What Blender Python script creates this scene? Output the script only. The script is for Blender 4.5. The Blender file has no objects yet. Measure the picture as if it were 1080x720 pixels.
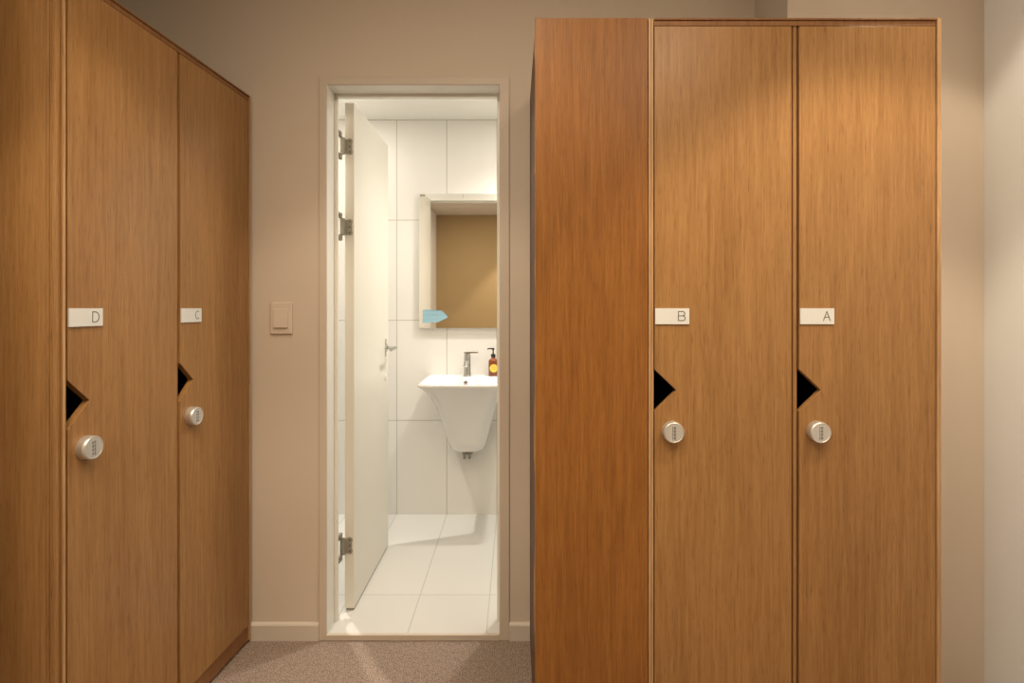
import bpy, bmesh, math, random
from mathutils import Vector, Matrix
random.seed(4)
S = bpy.context.scene
COL = S.collection
F = 556.0            # focal length in pixels of a 1080 px wide frame
EYE = 1.255

# ------------------------------------------------------------------ camera
cd = bpy.data.cameras.new('camera')
cam = bpy.data.objects.new('camera', cd); COL.objects.link(cam)
cam.location = (0, 0, EYE); cam.rotation_euler = (math.pi/2, 0, 0)
cd.sensor_width = 36; cd.lens = F/1080*36
cd.shift_x = -3/1080; cd.shift_y = -35/1080
cd.clip_start = 0.02
S.camera = cam

# ------------------------------------------------------------------ world, exposure, lamps
w = bpy.data.worlds.new('world'); S.world = w; w.use_nodes = True
w.node_tree.nodes['Background'].inputs[0].default_value = (1, .9, .78, 1)
w.node_tree.nodes['Background'].inputs[1].default_value = 0.0
S.view_settings.view_transform = 'Standard'
S.view_settings.look = 'None'
S.view_settings.exposure = 0.0
S.view_settings.gamma = 1
S.view_settings.use_curve_mapping = False

CEIL = 2.62
def spot(name, loc, energy, size, blend, color, target=None, radius=.03):
    l = bpy.data.lights.new(name, 'SPOT'); l.energy = energy
    l.spot_size = math.radians(size); l.spot_blend = blend
    l.color = color; l.shadow_soft_size = radius
    o = bpy.data.objects.new(name, l); COL.objects.link(o); o.location = loc
    if target:
        d = Vector(target) - Vector(loc)
        o.rotation_euler = d.to_track_quat('-Z', 'Y').to_euler()
    return o
def point(name, loc, energy, color, radius):
    l = bpy.data.lights.new(name, 'POINT'); l.energy = energy
    l.color = color; l.shadow_soft_size = radius
    o = bpy.data.objects.new(name, l); COL.objects.link(o); o.location = loc
    return o
WARM = (1.0, .84, .63)
def disc(name, loc, energy, size, color):
    l = bpy.data.lights.new(name, 'AREA'); l.shape = 'DISK'; l.size = size; l.energy = energy; l.color = color
    o = bpy.data.objects.new(name, l); COL.objects.link(o); o.location = loc
    return o
# recessed ceiling downlights of the locker room: a beam each; the discs after them are added fill
for x, y, e in ((-.40, 1.18, 30), (.96, .80, 72), (-.68, .46, 52), (.30, -1.05, 95), (1.33, 1.22, 25)):
    spot('downlight_lamp', (x, y, CEIL-.02), e, 90, .32, WARM)
for x, y in ((-.1, .55), (.75, .1), (-.5, -.15)):  # added wide discs that lift the ambient light of the room
    disc('ceiling_fill', (x, y, CEIL-.012), 14, .34, WARM)
COOLER = (1, .94, .84)
spot('bathroom_lamp', (.20, 2.67, 2.37), 68, 136, .9, COOLER, radius=.03)
spot('bathroom_lamp', (-1.02, 2.62, 2.37), 95, 84, .6, COOLER, target=(-.55, 2.0, .3), radius=.014)
disc('bathroom_fill', (.15, 2.50, 2.375), 7.0, .30, COOLER)  # added soft fill that brightens the tiled walls
disc('bathroom_fill', (-1.0, 2.62, 2.375), 5.5, .20, COOLER)  # added fill that brightens the space behind the door

# ------------------------------------------------------------------ helpers
def mesh_obj(name, bm, mats, parent=None, smooth=False, bevel=0):
    me = bpy.data.meshes.new(name); bmesh.ops.recalc_face_normals(bm, faces=bm.faces)
    bm.to_mesh(me); bm.free()
    if not isinstance(mats, (list, tuple)): mats = [mats]
    for m in mats: me.materials.append(m)
    if smooth:
        for p in me.polygons: p.use_smooth = True
    o = bpy.data.objects.new(name, me); COL.objects.link(o)
    if parent: o.parent = parent
    if bevel:
        b = o.modifiers.new('bevel', 'BEVEL'); b.width = bevel; b.segments = 2
        b.limit_method = 'ANGLE'; b.angle_limit = math.radians(50)
    if smooth:
        try:
            me.set_sharp_from_angle(angle=math.radians(40))
        except Exception: pass
    return o
def box(bm, x0, x1, y0, y1, z0, z1, mi=0):
    vs = [bm.verts.new((x, y, z)) for x in (x0, x1) for y in (y0, y1) for z in (z0, z1)]
    for f in ((0,1,3,2),(4,6,7,5),(0,4,5,1),(2,3,7,6),(0,2,6,4),(1,5,7,3)):
        fc = bm.faces.new([vs[i] for i in f]); fc.material_index = mi
def cyl(bm, p0, p1, r0, r1=None, n=24, mi=0, caps=True):
    r1 = r0 if r1 is None else r1
    p0 = Vector(p0); p1 = Vector(p1); d = (p1-p0).normalized()
    a = d.orthogonal().normalized(); b = d.cross(a)
    R = []
    for p, r in ((p0, r0), (p1, r1)):
        R.append([bm.verts.new(p + (a*math.cos(t)+b*math.sin(t))*r) for t in [2*math.pi*i/n for i in range(n)]])
    for i in range(n):
        f = bm.faces.new([R[0][i], R[0][(i+1)%n], R[1][(i+1)%n], R[1][i]]); f.material_index = mi
    if caps:
        f = bm.faces.new(R[0][::-1]); f.material_index = mi
        f = bm.faces.new(R[1]); f.material_index = mi
def lathe(bm, c, axis, prof, n=40, mi=0):
    """prof: list of (radius, distance along axis)"""
    c = Vector(c); d = Vector(axis).normalized(); a = d.orthogonal().normalized(); b = d.cross(a)
    rings = []
    for r, h in prof:
        rings.append([bm.verts.new(c + d*h + (a*math.cos(t)+b*math.sin(t))*max(r, 1e-4)) for t in [2*math.pi*i/n for i in range(n)]])
    for q in range(len(rings)-1):
        for i in range(n):
            f = bm.faces.new([rings[q][i], rings[q][(i+1)%n], rings[q+1][(i+1)%n], rings[q+1][i]]); f.material_index = mi
    bm.faces.new(rings[0][::-1]).material_index = mi
    bm.faces.new(rings[-1]).material_index = mi
def loft(bm, rings, mi=0, cap0=True, cap1=True):
    R = [[bm.verts.new(p) for p in r] for r in rings]; n = len(R[0])
    for q in range(len(R)-1):
        for i in range(n):
            bm.faces.new([R[q][i], R[q][(i+1)%n], R[q+1][(i+1)%n], R[q+1][i]]).material_index = mi
    if cap0: bm.faces.new(R[0][::-1]).material_index = mi
    if cap1: bm.faces.new(R[-1]).material_index = mi
def rrect(x0, x1, y0, y1, z, r, k=6):
    """rounded rectangle in a horizontal plane; r = (front radius, back radius)"""
    rf, rb = r if isinstance(r, tuple) else (r, r)
    pts = []
    for cx, cy, rr, a0 in ((x1-rf, y0+rf, rf, -90), (x1-rb, y1-rb, rb, 0), (x0+rb, y1-rb, rb, 90), (x0+rf, y0+rf, rf, 180)):
        for i in range(k+1):
            a = math.radians(a0 + 90*i/k)
            pts.append(Vector((cx+rr*math.cos(a), cy+rr*math.sin(a), z)))
    return pts
def tube(bm, pts, r, n=12, mi=0):
    pts = [Vector(p) for p in pts]; rings = []
    prev = None
    for i, p in enumerate(pts):
        d = (pts[min(i+1, len(pts)-1)] - pts[max(i-1, 0)]).normalized()
        a = (prev - d*prev.dot(d)).normalized() if prev is not None else d.orthogonal().normalized()
        prev = a; b = d.cross(a)
        rr = r[i] if isinstance(r, (list, tuple)) else r
        rings.append([p + (a*math.cos(2*math.pi*j/n)+b*math.sin(2*math.pi*j/n))*rr for j in range(n)])
    loft(bm, rings, mi)
def prism(bm, poly, y0, y1, mi=0):
    """poly of (x, z) extruded along y"""
    A = [bm.verts.new((x, y0, z)) for x, z in poly]; B = [bm.verts.new((x, y1, z)) for x, z in poly]
    n = len(poly)
    bm.faces.new(A).material_index = mi; bm.faces.new(B[::-1]).material_index = mi
    for i in range(n):
        bm.faces.new([A[i], B[i], B[(i+1)%n], A[(i+1)%n]]).material_index = mi
def empty(name, loc, rz=0, label=None, cat=None, group=None, kind=None, parent=None):
    o = bpy.data.objects.new(name, None); COL.objects.link(o)
    o.empty_display_size = .1
    o.location = loc; o.rotation_euler = (0, 0, rz)
    tag(o, label, cat, group, kind)
    if parent: o.parent = parent
    return o
def tag(o, label=None, cat=None, group=None, kind=None):
    if label: o['label'] = label
    if cat: o['category'] = cat
    if group: o['group'] = group
    if kind: o['kind'] = kind
    return o
def struct(name, bm, m, bevel=0):
    return tag(mesh_obj(name, bm, m, bevel=bevel), kind='structure')

# ------------------------------------------------------------------ materials
def newmat(name):
    m = bpy.data.materials.new(name); m.use_nodes = True
    nt = m.node_tree; b = nt.nodes['Principled BSDF']
    return m, nt, b
def simple(name, col, rough=.5, metal=0, bump=0, bscale=200, spec=.5):
    m, nt, b = newmat(name)
    b.inputs['Base Color'].default_value = (*col, 1); b.inputs['Roughness'].default_value = rough
    b.inputs['Metallic'].default_value = metal
    b.inputs['Specular IOR Level'].default_value = spec
    tc = nt.nodes.new('ShaderNodeTexCoord'); n = nt.nodes.new('ShaderNodeTexNoise')
    n.inputs['Scale'].default_value = bscale; n.inputs['Detail'].default_value = 3
    nt.links.new(tc.outputs['Object'], n.inputs['Vector'])
    r = nt.nodes.new('ShaderNodeMapRange'); r.inputs['To Min'].default_value = max(rough-.05, .02); r.inputs['To Max'].default_value = rough+.05
    nt.links.new(n.outputs['Fac'], r.inputs['Value'])
    nt.links.new(r.outputs[0], b.inputs['Roughness'])
    if bump:
        bp = nt.nodes.new('ShaderNodeBump'); bp.inputs['Strength'].default_value = bump; bp.inputs['Distance'].default_value = .002
        nt.links.new(n.outputs['Fac'], bp.inputs['Height']); nt.links.new(bp.outputs[0], b.inputs['Normal'])
    return m
def wood(name, light, dark, rough=.42, contrast=1.0, seed=0.0, figure=.5):
    m, nt, b = newmat(name); L = nt.links.new; N = nt.nodes.new
    tc = N('ShaderNodeTexCoord'); oi = N('ShaderNodeObjectInfo')
    off = N('ShaderNodeVectorMath'); off.operation = 'SCALE'
    cmb = N('ShaderNodeCombineXYZ'); L(oi.outputs['Random'], cmb.inputs[0]); L(oi.outputs['Random'], cmb.inputs[2])
    L(cmb.outputs[0], off.inputs[0]); off.inputs['Scale'].default_value = 7.3
    add = N('ShaderNodeVectorMath'); L(tc.outputs['Object'], add.inputs[0]); L(off.outputs[0], add.inputs[1])
    add2 = N('ShaderNodeVectorMath'); L(add.outputs[0], add2.inputs[0]); add2.inputs[1].default_value = (seed, seed, seed)
    def layer(scale, sc, det, rough_=.6, dist=0):
        mp = N('ShaderNodeMapping'); mp.inputs['Scale'].default_value = scale
        L(add2.outputs[0], mp.inputs['Vector'])
        n = N('ShaderNodeTexNoise'); n.inputs['Scale'].default_value = sc; n.inputs['Detail'].default_value = det
        n.inputs['Roughness'].default_value = rough_; n.inputs['Distortion'].default_value = dist
        L(mp.outputs[0], n.inputs['Vector']); return n.outputs['Fac']
    fine = layer((190, 190, 7), 1, 4, .65)
    mid = layer((60, 60, 1.8), 1, 4, .6, .4)
    big = layer((6, 6, .8), 1, 3, .5, 1.2)
    pore = layer((420, 420, 22), 1, 2, .5)
    def mul(x, k):
        q = N('ShaderNodeMath'); q.operation = 'MULTIPLY'; L(x, q.inputs[0]); q.inputs[1].default_value = k; return q.outputs[0]
    def plus(x, y):
        q = N('ShaderNodeMath'); q.operation = 'ADD'; L(x, q.inputs[0]); L(y, q.inputs[1]); return q.outputs[0]
    s = plus(plus(mul(fine, .50), mul(mid, .28)), mul(big, .22))
    cr = N('ShaderNodeValToRGB'); L(s, cr.inputs[0])
    lo = .5-.12/contrast; hi = .5+.12/contrast
    cr.color_ramp.elements[0].position = lo; cr.color_ramp.elements[0].color = (*dark, 1)
    cr.color_ramp.elements[1].position = hi; cr.color_ramp.elements[1].color = (*light, 1)
    pr = N('ShaderNodeValToRGB'); L(pore, pr.inputs[0])
    pr.color_ramp.elements[0].position = .30; pr.color_ramp.elements[0].color = (.62, .55, .5, 1)
    pr.color_ramp.elements[1].position = .42; pr.color_ramp.elements[1].color = (1, 1, 1, 1)
    mx = N('ShaderNodeMix'); mx.data_type = 'RGBA'; mx.blend_type = 'MULTIPLY'; mx.inputs[0].default_value = .6
    L(cr.outputs[0], mx.inputs[6]); L(pr.outputs[0], mx.inputs[7])
    L(mx.outputs[2], b.inputs['Base Color'])
    b.inputs['Roughness'].default_value = rough; b.inputs['Specular IOR Level'].default_value = .3
    bp = N('ShaderNodeBump'); bp.inputs['Strength'].default_value = .12; bp.inputs['Distance'].default_value = .001
    L(fine, bp.inputs['Height']); L(bp.outputs[0], b.inputs['Normal'])
    return m
def tiles(name, axis, off, bw, bh, col, grout, rough):
    """axis 'xz' or 'xy' or 'yz'"""
    m, nt, b = newmat(name); L = nt.links.new; N = nt.nodes.new
    g = N('ShaderNodeNewGeometry'); sp = N('ShaderNodeSeparateXYZ'); L(g.outputs['Position'], sp.inputs[0])
    cb = N('ShaderNodeCombineXYZ')
    L(sp.outputs['XYZ'.index(axis[0].upper())], cb.inputs[0]); L(sp.outputs['XYZ'.index(axis[1].upper())], cb.inputs[1])
    mp = N('ShaderNodeMapping'); mp.inputs['Location'].default_value = (off[0], off[1], 0); L(cb.outputs[0], mp.inputs['Vector'])
    br = N('ShaderNodeTexBrick'); br.offset = 0; br.squash = 1
    br.inputs['Scale'].default_value = 1; br.inputs['Brick Width'].default_value = bw; br.inputs['Row Height'].default_value = bh
    br.inputs['Mortar Size'].default_value = .0022; br.inputs['Mortar Smooth'].default_value = .1
    br.inputs['Color1'].default_value = (*col, 1); br.inputs['Color2'].default_value = (*[c*.975 for c in col], 1)
    br.inputs['Mortar'].default_value = (*grout, 1)
    L(mp.outputs[0], br.inputs['Vector']); L(br.outputs['Color'], b.inputs['Base Color'])
    rr = N('ShaderNodeMapRange'); rr.inputs['To Min'].default_value = rough; rr.inputs['To Max'].default_value = .8
    L(br.outputs['Fac'], rr.inputs['Value']); L(rr.outputs[0], b.inputs['Roughness'])
    bp = N('ShaderNodeBump'); bp.invert = True; bp.inputs['Strength'].default_value = .5; bp.inputs['Distance'].default_value = .002
    L(br.outputs['Fac'], bp.inputs['Height']); L(bp.outputs[0], b.inputs['Normal'])
    return m
def carpet():
    m, nt, b = newmat('carpet'); L = nt.links.new; N = nt.nodes.new
    tc = N('ShaderNodeTexCoord')
    n = N('ShaderNodeTexNoise'); n.inputs['Scale'].default_value = 300; n.inputs['Detail'].default_value = 3; n.inputs['Roughness'].default_value = .7
    n2 = N('ShaderNodeTexNoise'); n2.inputs['Scale'].default_value = 60; n2.inputs['Detail'].default_value = 3
    L(tc.outputs['Object'], n.inputs['Vector']); L(tc.outputs['Object'], n2.inputs['Vector'])
    a = N('ShaderNodeMath'); a.operation = 'MULTIPLY_ADD'; L(n.outputs['Fac'], a.inputs[0]); a.inputs[1].default_value = .9
    q = N('ShaderNodeMath'); q.operation = 'MULTIPLY'; L(n2.outputs['Fac'], q.inputs[0]); q.inputs[1].default_value = .1; L(q.outputs[0], a.inputs[2])
    cr = N('ShaderNodeValToRGB'); L(a.outputs[0], cr.inputs[0])
    cr.color_ramp.elements[0].position = .40; cr.color_ramp.elements[0].color = (.075, .055, .045, 1)
    cr.color_ramp.elements[1].position = .60; cr.color_ramp.elements[1].color = (.44, .335, .27, 1)
    L(cr.outputs[0], b.inputs['Base Color']); b.inputs['Roughness'].default_value = .95
    b.inputs['Specular IOR Level'].default_value = .1
    bp = N('ShaderNodeBump'); bp.inputs['Strength'].default_value = .6; bp.inputs['Distance'].default_value = .003
    L(n.outputs['Fac'], bp.inputs['Height']); L(bp.outputs[0], b.inputs['Normal'])
    return m

M_PAINT = simple('beige_wall_paint', (.57, .485, .40), .7, bump=.05, bscale=350)
M_TRIMP = simple('beige_trim_paint', (.55, .47, .39), .5)
M_BASE = simple('baseboard_paint', (.56, .50, .43), .5)
M_REAR = simple('tan_wall_paint', (.42, .31, .16), .7, bump=.05, bscale=350)
M_WHITE = simple('white_wall_paint', (.80, .82, .84), .7, bump=.05, bscale=350)
M_CEIL = simple('ceiling_paint', (.70, .68, .64), .8)
M_JAMB = simple('white_frame_paint', (.72, .70, .64), .4)
M_LEAF = simple('cream_door_paint', (.70, .675, .60), .4)
M_OAK = wood('oak_veneer', (.335, .178, .066), (.228, .110, .036), .36)
M_OAKP = wood('oak_panel_veneer', (.27, .112, .026), (.165, .060, .011), .42, seed=3.1)
M_OAKT = wood('oak_edge_trim', (.50, .32, .17), (.32, .17, .07), .4, seed=1.7)
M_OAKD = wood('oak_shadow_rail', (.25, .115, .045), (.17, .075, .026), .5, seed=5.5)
M_OAKDARK = wood('dark_oak', (.13, .058, .024), (.08, .033, .013), .6)  # darker than the other oak, for one side panel
M_INSIDE = simple('cabinet_interior_shade', (.02, .014, .01), .9)  # shade of the unlit wooden interior put into the colour
M_PLATE = simple('white_plastic_plate', (.62, .63, .62), .35)
M_INK = simple('black_lettering', (.06, .06, .06), .5)
M_SATIN = simple('satin_nickel', (.62, .60, .57), .38, metal=.75)
M_FACE = simple('brushed_nickel_face', (.55, .54, .52), .45, metal=.5)
M_CHROME = simple('chrome', (.55, .55, .54), .12, metal=1)
M_HINGE = simple('hinge_steel', (.30, .28, .23), .45, metal=.2)
M_CERAM = simple('white_ceramic', (.76, .75, .73), .12)
M_MIRROR = simple('mirror_glass', (.90, .88, .84), .01, metal=1)
M_MIRROR.node_tree.links.remove(M_MIRROR.node_tree.nodes['Principled BSDF'].inputs['Roughness'].links[0])
M_MIRROR.node_tree.nodes['Principled BSDF'].inputs['Roughness'].default_value = .0
M_EDGE = simple('mirror_edge', (.66, .66, .62), .3)
M_MASK = simple('pale_blue_fabric', (.25, .42, .50), .8, bump=.1)
M_AMBER = simple('amber_plastic', (.20, .055, .018), .15)
M_YEL = simple('yellow_label', (.85, .55, .08), .5)
M_BLACK = simple('black_plastic', (.02, .02, .02), .3)
M_SWITCH = simple('beige_switch_plastic', (.60, .51, .42), .4)
M_CARPET = carpet()
BZ = 3.16
TILE = (.71, .69, .65); GR = (.42, .39, .34)
M_TWALL = tiles('wall_tile_back', 'xz', (.408+3, -.583+6), .3, .6, TILE, GR, .38)
M_TSIDE = tiles('wall_tile_side', 'yz', (-BZ+6, -.583+6), .3, .6, TILE, GR, .38)
M_TFLOOR = tiles('floor_tile', 'xy', (.408+3, -2.274+8.87), .3, .887, (.60, .59, .565), (.42, .45, .41), .3)
M_BCEIL = simple('bathroom_ceiling_paint', (.76, .75, .71), .7)

# ------------------------------------------------------------------ the setting: locker room
XL, XR, YB, YR, XW = -2.1, 1.567, 2.0, -1.45, -1.15
OX0, OX1, OH = -.732, -.038, 2.12          # rough opening in the wall
bm = bmesh.new(); box(bm, XL, XR+.1, YR-.1, 2.02, -.06, 0); struct('floor', bm, M_CARPET)
bm = bmesh.new(); box(bm, XL, XR+.1, YR-.1, YB+.06, CEIL, CEIL+.06); struct('ceiling', bm, M_CEIL)
bm = bmesh.new()
box(bm, XL, OX0, YB, YB+.06, 0, CEIL); box(bm, OX1, XR+.1, YB, YB+.06, 0, CEIL); box(bm, OX0, OX1, YB, YB+.06, OH, CEIL)
struct('wall_back', bm, M_PAINT)
bm = bmesh.new(); box(bm, XR, XR+.1, YR, YB, 0, CEIL); struct('wall_right', bm, M_WHITE)
bm = bmesh.new(); box(bm, .91, XR, 1.76, YB, 0, CEIL); struct('wall_pier', bm, M_PAINT)
bm = bmesh.new(); box(bm, XW-.1, XW, YR, 1.10, 0, CEIL); box(bm, XL, XW-.1, 1.0, 1.10, 0, CEIL); struct('wall_left', bm, M_WHITE)
bm = bmesh.new(); box(bm, XL, XL+.05, 1.10, YB, 0, CEIL); struct('wall_side', bm, M_PAINT)
bm = bmesh.new(); box(bm, XW-.1, XR+.1, YR-.1, YR, 0, CEIL); struct('wall_rear', bm, M_REAR)

# baseboards
def baseboard(name, x0, x1):
    bm = bmesh.new()
    prof = [(YB, 0), (YB-.012, 0), (YB-.012, .058), (YB-.009, .063), (YB-.004, .066), (YB, .066)]
    A = [bm.verts.new((x0, y, z)) for y, z in prof]; B = [bm.verts.new((x1, y, z)) for y, z in prof]
    bm.faces.new(A); bm.faces.new(B[::-1])
    for i in range(len(prof)): bm.faces.new([A[i], A[(i+1)%6], B[(i+1)%6], B[i]])
    struct(name, bm, M_BASE)
baseboard('baseboard_left', -1.0, -.741)
baseboard('baseboard_center', -.021, .058)

# casing round the doorway, painted like the wall
bm = bmesh.new()
prism(bm, [(-.741, 0), (-.741, 2.130), (-.021, 2.130), (-.021, 0), (-.058, 0), (-.058, 2.100), (-.712, 2.100), (-.712, 0)], YB-.008, YB)
struct('trim_1', bm, M_TRIMP, bevel=.002)
bm = bmesh.new(); box(bm, -.712, -.058, YB-.010, YB+.004, 0, .022); struct('trim_2', bm, M_TRIMP, bevel=.0015)

# ------------------------------------------------------------------ the setting: bathroom
BX0, BX1, BH, FY = -1.45, .62, 2.386, .02
bm = bmesh.new(); box(bm, BX0, BX1, 2.12, BZ, -.05, FY); box(bm, OX0, OX1, YB+.004, 2.12, -.05, FY); struct('bathroom_floor', bm, M_TFLOOR)
bm = bmesh.new(); box(bm, BX0-.05, BX1+.05, YB+.06, BZ+.05, BH, BH+.05); struct('bathroom_ceiling', bm, M_BCEIL)
bm = bmesh.new(); box(bm, BX0-.05, BX1+.05, BZ, BZ+.05, 0, BH); struct('wall_bathroom_back', bm, M_TWALL)
bm = bmesh.new(); box(bm, BX0-.05, BX0, 2.12, BZ, 0, BH); struct('wall_bathroom_left', bm, M_TSIDE)
bm = bmesh.new(); box(bm, BX1, BX1+.05, 2.12, BZ, 0, BH); struct('wall_bathroom_right', bm, M_TSIDE)
bm = bmesh.new()
box(bm, BX0-.05, OX0, YB+.06, 2.12, 0, BH); box(bm, OX1, BX1+.05, YB+.06, 2.12, 0, BH); box(bm, OX0, OX1, YB+.06, 2.12, OH, BH)
struct('wall_bathroom_front', bm, M_TWALL)

# ------------------------------------------------------------------ the bathroom door
door = empty('door_1', (-.70, 2.14, .02), kind='structure')
def loc(o): return o
def at_door(bm):
    bmesh.ops.translate(bm, verts=bm.verts, vec=(.70, -2.14, -.02))
    return bm
bm = bmesh.new()
box(bm, OX0, -.712, YB-.004, 2.128, FY, OH); box(bm, -.058, OX1, YB-.004, 2.128, FY, OH)
box(bm, -.712, -.058, YB-.004, 2.128, 2.100, OH)
box(bm, -.712, -.700, 2.080, 2.094, FY, 2.100); box(bm, -.070, -.058, 2.080, 2.094, FY, 2.100)
box(bm, -.700, -.070, 2.080, 2.094, 2.090, 2.100)
mesh_obj('door_frame', at_door(bm), M_JAMB, door, bevel=.001)
LX0, LX1, LY0, LY1 = -.695, -.657, 2.155, 2.735
bm = bmesh.new(); box(bm, LX0, LX1, LY0, LY1, .029, 2.095)
mesh_obj('door_leaf', at_door(bm), M_LEAF, door, bevel=.0015)
# grey strip in the gap under the leaf
bm = bmesh.new(); box(bm, LX0+.006, LX1-.002, LY0+.004, LY1-.004, .021, .030)
mesh_obj('bottom_strip', at_door(bm), M_HINGE, door)
for h in (1.915, 1.586, .287):
    bm = bmesh.new()
    y = LY0
    # leaf plate on the door edge with rounded ear shapes
    box(bm, LX0+.006, LX1-.009, y-.003, y, h-.030, h+.030)
    for s in (-1, 1):
        cyl(bm, (LX0+.021, y-.0034, h+s*.022), (LX0+.021, y, h+s*.022), .011)
    # knuckle
    cyl(bm, (LX0-.001, y-.010, h-.034), (LX0-.001, y-.010, h+.034), .0055, n=16)
    box(bm, LX0-.001, LX0+.010, y-.008, y-.003, h-.028, h+.028)
    # frame bracket: C shape on the jamb
    box(bm, -.7105, LX0-.003, y-.014, y-.010, h-.036, h+.036)
    for s in (-1, 1):
        box(bm, -.7118, -.7065, 2.098, y-.012, h+s*.045-.012, h+s*.045+.012)
        cyl(bm, (-.7065, 2.118, h+s*.050), (-.7030, 2.118, h+s*.050), .006, n=12)
        box(bm, -.7105, -.702, y-.030, y-.008, h+s*.045-.010, h+s*.045+.010)
    for dz in (-.022, 0, .022):
        cyl(bm, (LX0+.021, y-.0040, h+dz), (LX0+.021, y-.002, h+dz), .0034, n=12, mi=1)
    mesh_obj('hinge', at_door(bm), [M_HINGE, M_INK], door)
hy, hh = LY1-.055, 1.055
bm = bmesh.new()
box(bm, LX1, LX1+.004, hy-.012, hy+.012, hh-.045, hh+.045)
cyl(bm, (LX1, hy, hh), (LX1+.008, hy, hh), .019)
hd = mesh_obj('door_handle', at_door(bm), M_CHROME, door, smooth=True)
bm = bmesh.new()
tube(bm, [(LX1+.006, hy, hh), (LX1+.040, hy, hh), (LX1+.050, hy-.004, hh), (LX1+.055, hy-.014, hh), (LX1+.055, hy-.05, hh-.001), (LX1+.054, hy-.115, hh-.002)], [.0085, .0085, .009, .009, .009, .0085], 14)
mesh_obj('lever', at_door(bm), M_CHROME, hd, smooth=True)
bm = bmesh.new(); cyl(bm, (LX0, hy, hh), (LX0-.006, hy, hh), .019)
tube(bm, [(LX0-.004, hy, hh), (LX0-.045, hy, hh), (LX0-.052, hy-.010, hh), (LX0-.052, hy-.11, hh)], .0085, 14)
mesh_obj('back_lever', at_door(bm), M_CHROME, door, smooth=True)
bm = bmesh.new(); cyl(bm, (LX1, hy, .905), (LX1+.003, hy, .905), .017)
mesh_obj('lock_rose', at_door(bm), M_LEAF, door, smooth=True)

# ------------------------------------------------------------------ lockers
H_TOP, H_DT, H_DB = 2.050, 2.031, .070
def stroke(bm, pts, wd, y0, y1, closed=False, mi=0):
    n = len(pts); segs = n if closed else n-1
    for i in range(segs):
        a = Vector(pts[i]); b = Vector(pts[(i+1)%n]); d = (b-a).normalized(); p = Vector((-d.y, d.x))*wd/2
        a2 = a-d*wd*.4; b2 = b+d*wd*.4
        prism(bm, [tuple(a2+p), tuple(b2+p), tuple(b2-p), tuple(a2-p)], y0, y1, mi)
def arc(cx, cz, rx, rz, a0, a1, n=10):
    return [(cx+rx*math.cos(math.radians(a0+(a1-a0)*i/n)), cz+rz*math.sin(math.radians(a0+(a1-a0)*i/n))) for i in range(n+1)]
def letter(ch):
    W, H = .019, .025
    if ch == 'A': return [[(0, 0), (W/2, H), (W, 0)], [(W*.2, H*.36), (W*.8, H*.36)]]
    if ch == 'B': return [[(0, 0), (0, H), (W*.6, H)] + arc(W*.6, H*.76, W*.32, H*.24, 90, -90) + [(0, H*.52)], [(W*.6, H*.52)] + arc(W*.62, H*.26, W*.36, H*.26, 90, -90) + [(0, 0)]]
    if ch == 'C': return [arc(W*.52, H*.5, W*.5, H*.5, 48, 312, 16)]
    if ch == 'D': return [[(0, 0), (0, H), (W*.4, H)] + arc(W*.4, H*.5, W*.56, H*.5, 90, -90, 12) + [(0, 0)]]
def add_door(root, x0, x1, ch):
    """cabinet door with the half-diamond pull, plate and combination lock, in cabinet coordinates"""
    Y0, Y1 = .003, .021
    g = .0018
    a, b = x0+g, x1-g
    bm = bmesh.new()
    prism(bm, [(a, H_DB), (b, H_DB), (b, H_DT-g), (a, H_DT-g), (a, 1.087), (a+.0595, 1.030), (a, .972)], Y0, Y1)
    d = mesh_obj('door', bm, M_OAK, root, bevel=.0008)
    d['label'] = 'oak veneer door with half-diamond finger pull under the %s plate' % ch
    bm = bmesh.new()
    box(bm, a+.001, a+.094, Y0-.0035, Y0, 1.2115, 1.255)
    for s in letter(ch):
        stroke(bm, [(a+.064+x, 1.2215+z) for x, z in s], .0017, Y0-.0041, Y0-.003, mi=1)
    pl = mesh_obj('name_plate', bm, [M_PLATE, M_INK], d)
    pl['label'] = 'small white plate with the letter %s' % ch
    c = (a+.047, Y0, .918)
    bm = bmesh.new()
    lathe(bm, c, (0, -1, 0), [(.0285, 0), (.0290, .003), (.0290, .016), (.0282, .0215), (.0262, .0235), (.0245, .0235), (.0238, .0228)], 48)
    cyl(bm, (c[0], c[1]-.0215, c[2]), (c[0], c[1]-.0231, c[2]), .0236, n=48, mi=1)
    for k in range(4):      # four number wheels in a column
        zz = c[2]+.0135-.009*k
        box(bm, c[0]-.0045, c[0]+.0045, c[1]-.0240, c[1]-.0228, zz-.0028, zz+.0028, mi=2)
        box(bm, c[0]-.0036, c[0]-.0006, c[1]-.0246, c[1]-.0236, zz-.0024, zz+.0024, mi=1)
        box(bm, c[0]+.0012, c[0]+.0038, c[1]-.0246, c[1]-.0236, zz-.0009, zz+.0009, mi=1)
    lk = mesh_obj('combination_lock', bm, [M_SATIN, M_FACE, M_INK], d, smooth=True)
    lk['label'] = 'round satin metal combination lock'
    return d
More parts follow.
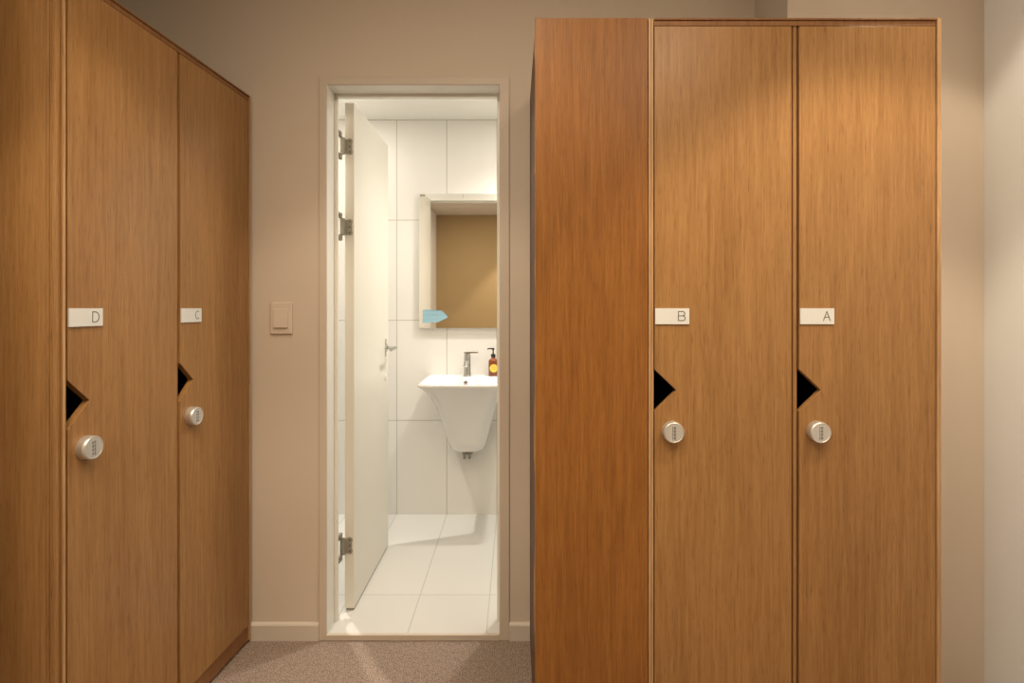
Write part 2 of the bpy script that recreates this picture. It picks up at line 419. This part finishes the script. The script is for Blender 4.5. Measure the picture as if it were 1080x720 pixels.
def locker_cabinet(name, origin, rz, label, sl, d1, dv, d2, sr, chars, depth, panel_mat, end_label=None):
    root = empty(name, origin, rz, label, 'locker', 'two-door oak locker cabinets')
    W = sl+d1+dv+d2+sr
    t = .016
    def side(x0, x1, m):
        bm = bmesh.new(); box(bm, x0, x1, .006, depth, 0.012, H_TOP-.002)
        mesh_obj('side_panel', bm, m, root, bevel=.001)
    side(.0005, t, panel_mat); side(W-t, W-.0005, M_OAK)
    bm = bmesh.new(); box(bm, t, W-t, .010, depth, H_TOP-.018, H_TOP-.004); mesh_obj('top_panel', bm, M_OAKD, root)
    bm = bmesh.new(); box(bm, t, W-t, .020, depth, .070, .086); mesh_obj('bottom_panel', bm, M_INSIDE, root)
    bm = bmesh.new(); box(bm, t, W-t, depth-.012, depth-.002, .086, H_TOP-.018); mesh_obj('back_panel', bm, M_INSIDE, root)
    bm = bmesh.new(); box(bm, t, W-t, .008, .022, .012, .066); mesh_obj('plinth', bm, M_OAKD, root, bevel=.001)
    m0 = sl+d1
    bm = bmesh.new(); box(bm, m0+.0005, m0+dv-.0005, .012, depth-.014, .088, H_TOP-.019)
    mesh_obj('divider', bm, M_OAKD, root)
    bm = bmesh.new(); box(bm, m0+dv*.30, m0+dv-.003, .008, .012, .088, H_TOP-.019)
    mesh_obj('divider_trim', bm, M_OAK, root)
    # dark sheet next to the pulls, the unlit interior's shade as colour
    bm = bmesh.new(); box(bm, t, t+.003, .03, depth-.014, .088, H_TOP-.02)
    mesh_obj('shade_sheet', bm, M_INSIDE, root)
    # moulded face trims
    def trim(x0, x1, z0, z1, m, n=2):
        bm = bmesh.new()
        if x1-x0 < z1-z0:
            wv = (x1-x0)/n
            for i in range(n):
                box(bm, x0+i*wv+.0005, x0+(i+1)*wv-.0005, 0 if i % 2 == 0 else .003, .0095, z0, z1)
        else:
            box(bm, x0, x1, 0, .0095, z1-(z1-z0)*.25, z1); box(bm, x0, x1, .004, .0095, z0, z1-(z1-z0)*.32)
        mesh_obj('edge_trim', bm, m, root, bevel=.0008)
    trim(0, sl-.001, .012, H_TOP, M_OAK if sl > .02 else M_OAKT, 4 if sl > .02 else 2)
    trim(W-sr+.001, W, .012, H_TOP, M_OAKT)
    trim(sl, W-sr, H_DT, H_TOP, M_OAKD)
    add_door(root, sl, sl+d1, chars[0]); add_door(root, m0+dv, m0+dv+d2, chars[1])
    return root, W
# right-hand cabinet, facing the camera
locker_cabinet('locker_cabinet', (.366, 1.444, 0), 0, 'oak locker cabinet with doors lettered B and A, right of the doorway',
               .016, .379, .018, .377, .015, 'BA', .312, M_OAK)
# left-hand cabinet, its doors facing the aisle
ang = math.atan2(.795, .051)
lroot, LW = locker_cabinet('locker_cabinet', (-1.042, 1.196, 0), ang, 'oak locker cabinet with doors lettered D and C, left of the doorway',
               .031, .363, .014, .372, .009, 'DC', .25, M_OAK)
# the left cabinet's end panel, seen from the front, set a little back from the corner trim
bm = bmesh.new(); box(bm, -.001, .0005, .022, .25, .012, H_TOP-.002)
mesh_obj('end_panel', bm, M_OAK, lroot, bevel=.0005)
bm = bmesh.new()
for i, (a, b, y) in enumerate(((.000, .0065, -.002), (.008, .0125, -.0012), (.0145, .0205, -.002))):
    box(bm, y, .0005, a, b, .012, H_TOP)
mesh_obj('corner_trim', bm, M_OAK, lroot, bevel=.0006)

bm = bmesh.new(); box(bm, .0165, .0205, -.0035, .0005, .012, H_TOP)  # highlight along the corner edge, built as a lighter strip
mesh_obj('edge_highlight', bm, M_OAKT, lroot, bevel=.0008)

# plain end cabinet between the doorway and locker B
ec = empty('storage_cabinet', (.053, 1.444, 0), 0, 'narrow plain oak cabinet end without lock or letter, between doorway and locker B', 'cabinet')
bm = bmesh.new(); box(bm, .003, .3115, 0, .018, .012, H_TOP); mesh_obj('front_panel', bm, M_OAKP, ec, bevel=.001)
bm = bmesh.new(); box(bm, .010, .310, .018, .545, H_TOP-.024, H_TOP-.004); mesh_obj('top_panel', bm, M_OAKD, ec)
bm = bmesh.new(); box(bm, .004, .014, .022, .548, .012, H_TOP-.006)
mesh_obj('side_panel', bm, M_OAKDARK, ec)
bm = bmesh.new(); box(bm, .296, .310, .018, .548, .012, H_TOP-.004); mesh_obj('side_panel', bm, M_OAKP, ec)
bm = bmesh.new()
prof = [(.012, .0045), (.12, .0), (.13, .0), (.30, .0), (.40, .004), (.52, .004), (.62, .0), (.76, .0), (.85, .004), (.98, .003), (1.04, 0), (1.30, 0), (1.36, .003), (1.41, 0), (1.60, 0), (1.64, .003), (1.68, 0), (1.90, 0), (1.97, .003), (2.046, .002)]
loft(bm, [[Vector((.0042-q, .020, z)), Vector((.0042-q*.6, .034, z)), Vector((.0052, .034, z)), Vector((.0052, .020, z))] for z, q in prof])
mesh_obj('edge_band', bm, M_OAKT, ec)

# ------------------------------------------------------------------ light switch on the beige wall
sw = empty('light_switch', (-.883, YB, 1.218), 0, 'beige rocker light switch on the wall left of the doorway', 'light switch')
bm = bmesh.new(); box(bm, -.042, .042, -.009, 0, -.060, .060); mesh_obj('switch_plate', bm, M_SWITCH, sw, bevel=.003)
bm = bmesh.new()
prism_pts = [(-.009, -.036), (-.0165, -.036), (-.0115, .036), (-.009, .036)]
A = [bm.verts.new((-.026, y, z)) for y, z in prism_pts]; B = [bm.verts.new((.026, y, z)) for y, z in prism_pts]
bm.faces.new(A); bm.faces.new(B[::-1])
for i in range(4): bm.faces.new([A[i], A[(i+1)%4], B[(i+1)%4], B[i]])
mesh_obj('rocker', bm, M_SWITCH, sw, bevel=.001)

# ------------------------------------------------------------------ mirror
mr = empty('wall_mirror', (-.272, BZ, 1.136), 0, 'frameless rectangular mirror on the tiled wall above the washbasin', 'mirror')
bm = bmesh.new(); box(bm, -.298, .298, -.022, 0, 0, .802); mesh_obj('mirror_backing', bm, M_EDGE, mr, bevel=.001)
bm = bmesh.new(); box(bm, -.2965, .2965, -.0262, -.0222, .0015, .8005); mesh_obj('mirror_glass', bm, M_MIRROR, mr)
bm = bmesh.new(); box(bm, -.292, -.262, -.029, -.0262, .784, .794); mesh_obj('clip', bm, M_HINGE, mr, bevel=.001)
bm = bmesh.new(); box(bm, .262, .292, -.029, -.0262, .784, .794); mesh_obj('clip', bm, M_HINGE, mr, bevel=.001)

# pale blue folded mask on the mirror's lower left corner
bm = bmesh.new()
mx0, mz0 = -.547, 1.168
n = 10; rows = []
for i in range(n+1):
    t = i/n; z = mz0+.077*t
    yy = -.030-.0018*abs(((t*3) % 1)-.5)*2
    right = -.432 + .036*(1-abs(t-.38)/.62) if t > .38 else -.455+.059*(t/.38)
    rows.append((z, yy, right))
for fr, mi in ((0, 0), (.003, 0)):
    V = [[bm.verts.new((mx0+(r-mx0)*k/6+.002*math.sin(k), BZ+y+fr-.0008*k, z+.005*(k/6 if z < mz0+.06 else 0)+.003*math.sin(k*.9)*(z-mz0)/.077)) for k in range(7)] for z, y, r in rows]
    for i in range(n):
        for k in range(6): bm.faces.new([V[i][k], V[i][k+1], V[i+1][k+1], V[i+1][k]])
mask = mesh_obj('face_mask', bm, M_MASK, smooth=True)
tag(mask, 'pale blue pleated face mask stuck at the lower left corner of the mirror', 'face mask')

# ------------------------------------------------------------------ washbasin
BXC = -.272
wb = empty('washbasin', (BXC, BZ, .45), 0, 'white ceramic wall-hung washbasin with tapered half pedestal under the mirror', 'washbasin')
bm = bmesh.new()
def ring(h, hw, yf, yb=BZ-.001, rf=.05, rb=.006): return [p-Vector((BXC, BZ, .45)) for p in rrect(BXC-hw, BXC+hw, yf, yb, h, (rf, rb))]
R = [ring(.436, .060, 3.02, rf=.035), ring(.440, .082, 2.99, rf=.05), ring(.455, .098, 2.97, rf=.06), ring(.50, .112, 2.95, rf=.07), ring(.61, .139, 2.90, rf=.085),
     ring(.71, .166, 2.845, rf=.09), ring(.78, .192, 2.79, rf=.08), ring(.82, .214, 2.75, rf=.06), ring(.838, .228, 2.728, rf=.04), ring(.844, .234, 2.721, rf=.034), ring(.852, .2355, 2.719, rf=.032), ring(.858, .233, 2.722, rf=.03),
     ring(.858, .222, 2.735, 3.035, .03, .03), ring(.852, .216, 2.742, 3.028, .03, .03), ring(.80, .190, 2.77, 3.018, .05, .05), ring(.755, .13, 2.82, 2.99, .06, .06), ring(.745, .05, 2.87, 2.95, .038, .038)]
loft(bm, R)
mesh_obj('basin', bm, M_CERAM, wb, smooth=True)
def at_wb(bm): bmesh.ops.translate(bm, verts=bm.verts, vec=(-BXC, -BZ, -.45)); return bm
bm = bmesh.new(); lathe(bm, (BXC-.010, 3.024, .828), (0, -1, .12), [(.013, 0), (.013, .003), (.011, .005), (.0075, .005), (.007, .002)], 24)
cyl(bm, (BXC-.010, 3.0225, .8284), (BXC-.010, 3.0185, .8288), .0045, n=20, mi=1)
mesh_obj('overflow_ring', at_wb(bm), [M_CHROME, M_INK], wb, smooth=True)
# mixer tap
fx, fy, fz = BXC-.006, 3.085, .858
bm = bmesh.new()
lathe(bm, (fx, fy, fz), (0, 0, 1), [(.026, 0), (.026, .004), (.022, .006), (.020, .02), (.019, .10), (.020, .118), (.019, .124)], 32)
fc = mesh_obj('faucet', at_wb(bm), M_CHROME, wb, smooth=True)
bm = bmesh.new()
tube(bm, [(fx, fy-.010, fz+.075), (fx, fy-.05, fz+.088), (fx, fy-.09, fz+.090), (fx, fy-.112, fz+.082), (fx, fy-.118, fz+.066)], [.014, .013, .012, .012, .0125], 18)
mesh_obj('spout', at_wb(bm), M_CHROME, fc, smooth=True)
bm = bmesh.new()
lathe(bm, (fx, fy, fz+.124), (0, 0, 1), [(.018, 0), (.018, .010), (.010, .014)], 28)
pts = rrect(fx-.020, fx+.066, fy-.022, fy+.018, fz+.136, .012)
loft(bm, [pts, [p+Vector((0, 0, .007)) for p in pts]])
mesh_obj('lever', at_wb(bm), M_CHROME, fc, smooth=True)
for dx in (-.027, .003):
    bm = bmesh.new(); X = BXC+dx
    cyl(bm, (X, BZ-.03, .437), (X, BZ-.03, .362), .0085, n=16)
    lathe(bm, (X, BZ, .392), (0, -1, 0), [(.017, 0), (.016, .004), (.008, .006), (.008, .03), (.010, .032), (.010, .046), (.006, .05)], 20)
    mesh_obj('shutoff_valve', at_wb(bm), M_HINGE, wb, smooth=True)

# soap bottle on the basin deck
bx, by, bz = -.127, 3.095, .859
sb = empty('soap_bottle', (bx, by, bz), 0, 'amber pump soap bottle with round yellow label on the washbasin rim', 'soap bottle')
bm = bmesh.new()
def br(h, a, b, r): return rrect(-a, a, -b, b, h, r)
loft(bm, [br(0, .024, .018, .008), br(.003, .0265, .020, .009), br(.088, .0265, .020, .009), br(.098, .023, .018, .010), br(.105, .013, .012, .0115), br(.108, .0115, .0115, .0114), br(.112, .0115, .0115, .0114)])
mesh_obj('bottle_body', bm, M_AMBER, sb, smooth=True)
bm = bmesh.new(); cyl(bm, (.004, -.0200, .046), (.004, -.0212, .046), .0235, n=40)
bmesh.ops.scale(bm, verts=bm.verts, vec=(1, 1, 1))
for k, (a, b) in enumerate(((-.010, .010), (-.013, .012), (-.008, .009))):
    box(bm, .004+a, .004+b, -.0216, -.0211, .053-.007*k, .0545-.007*k, mi=1)
mesh_obj('label_sticker', bm, [M_YEL, simple('label_ink', (.45, .24, .03), .5)], sb)
bm = bmesh.new()
lathe(bm, (0, 0, .110), (0, 0, 1), [(.0135, 0), (.0135, .015), (.010, .018), (.0045, .020), (.004, .042), (.0075, .043), (.0075, .052), (.004, .054)], 24)
tube(bm, [(0, 0, .159), (-.018, -.003, .160), (-.030, -.005, .159), (-.033, -.0055, .153)], [.0045, .004, .0036, .003], 10)
mesh_obj('pump', bm, M_BLACK, sb, smooth=True)
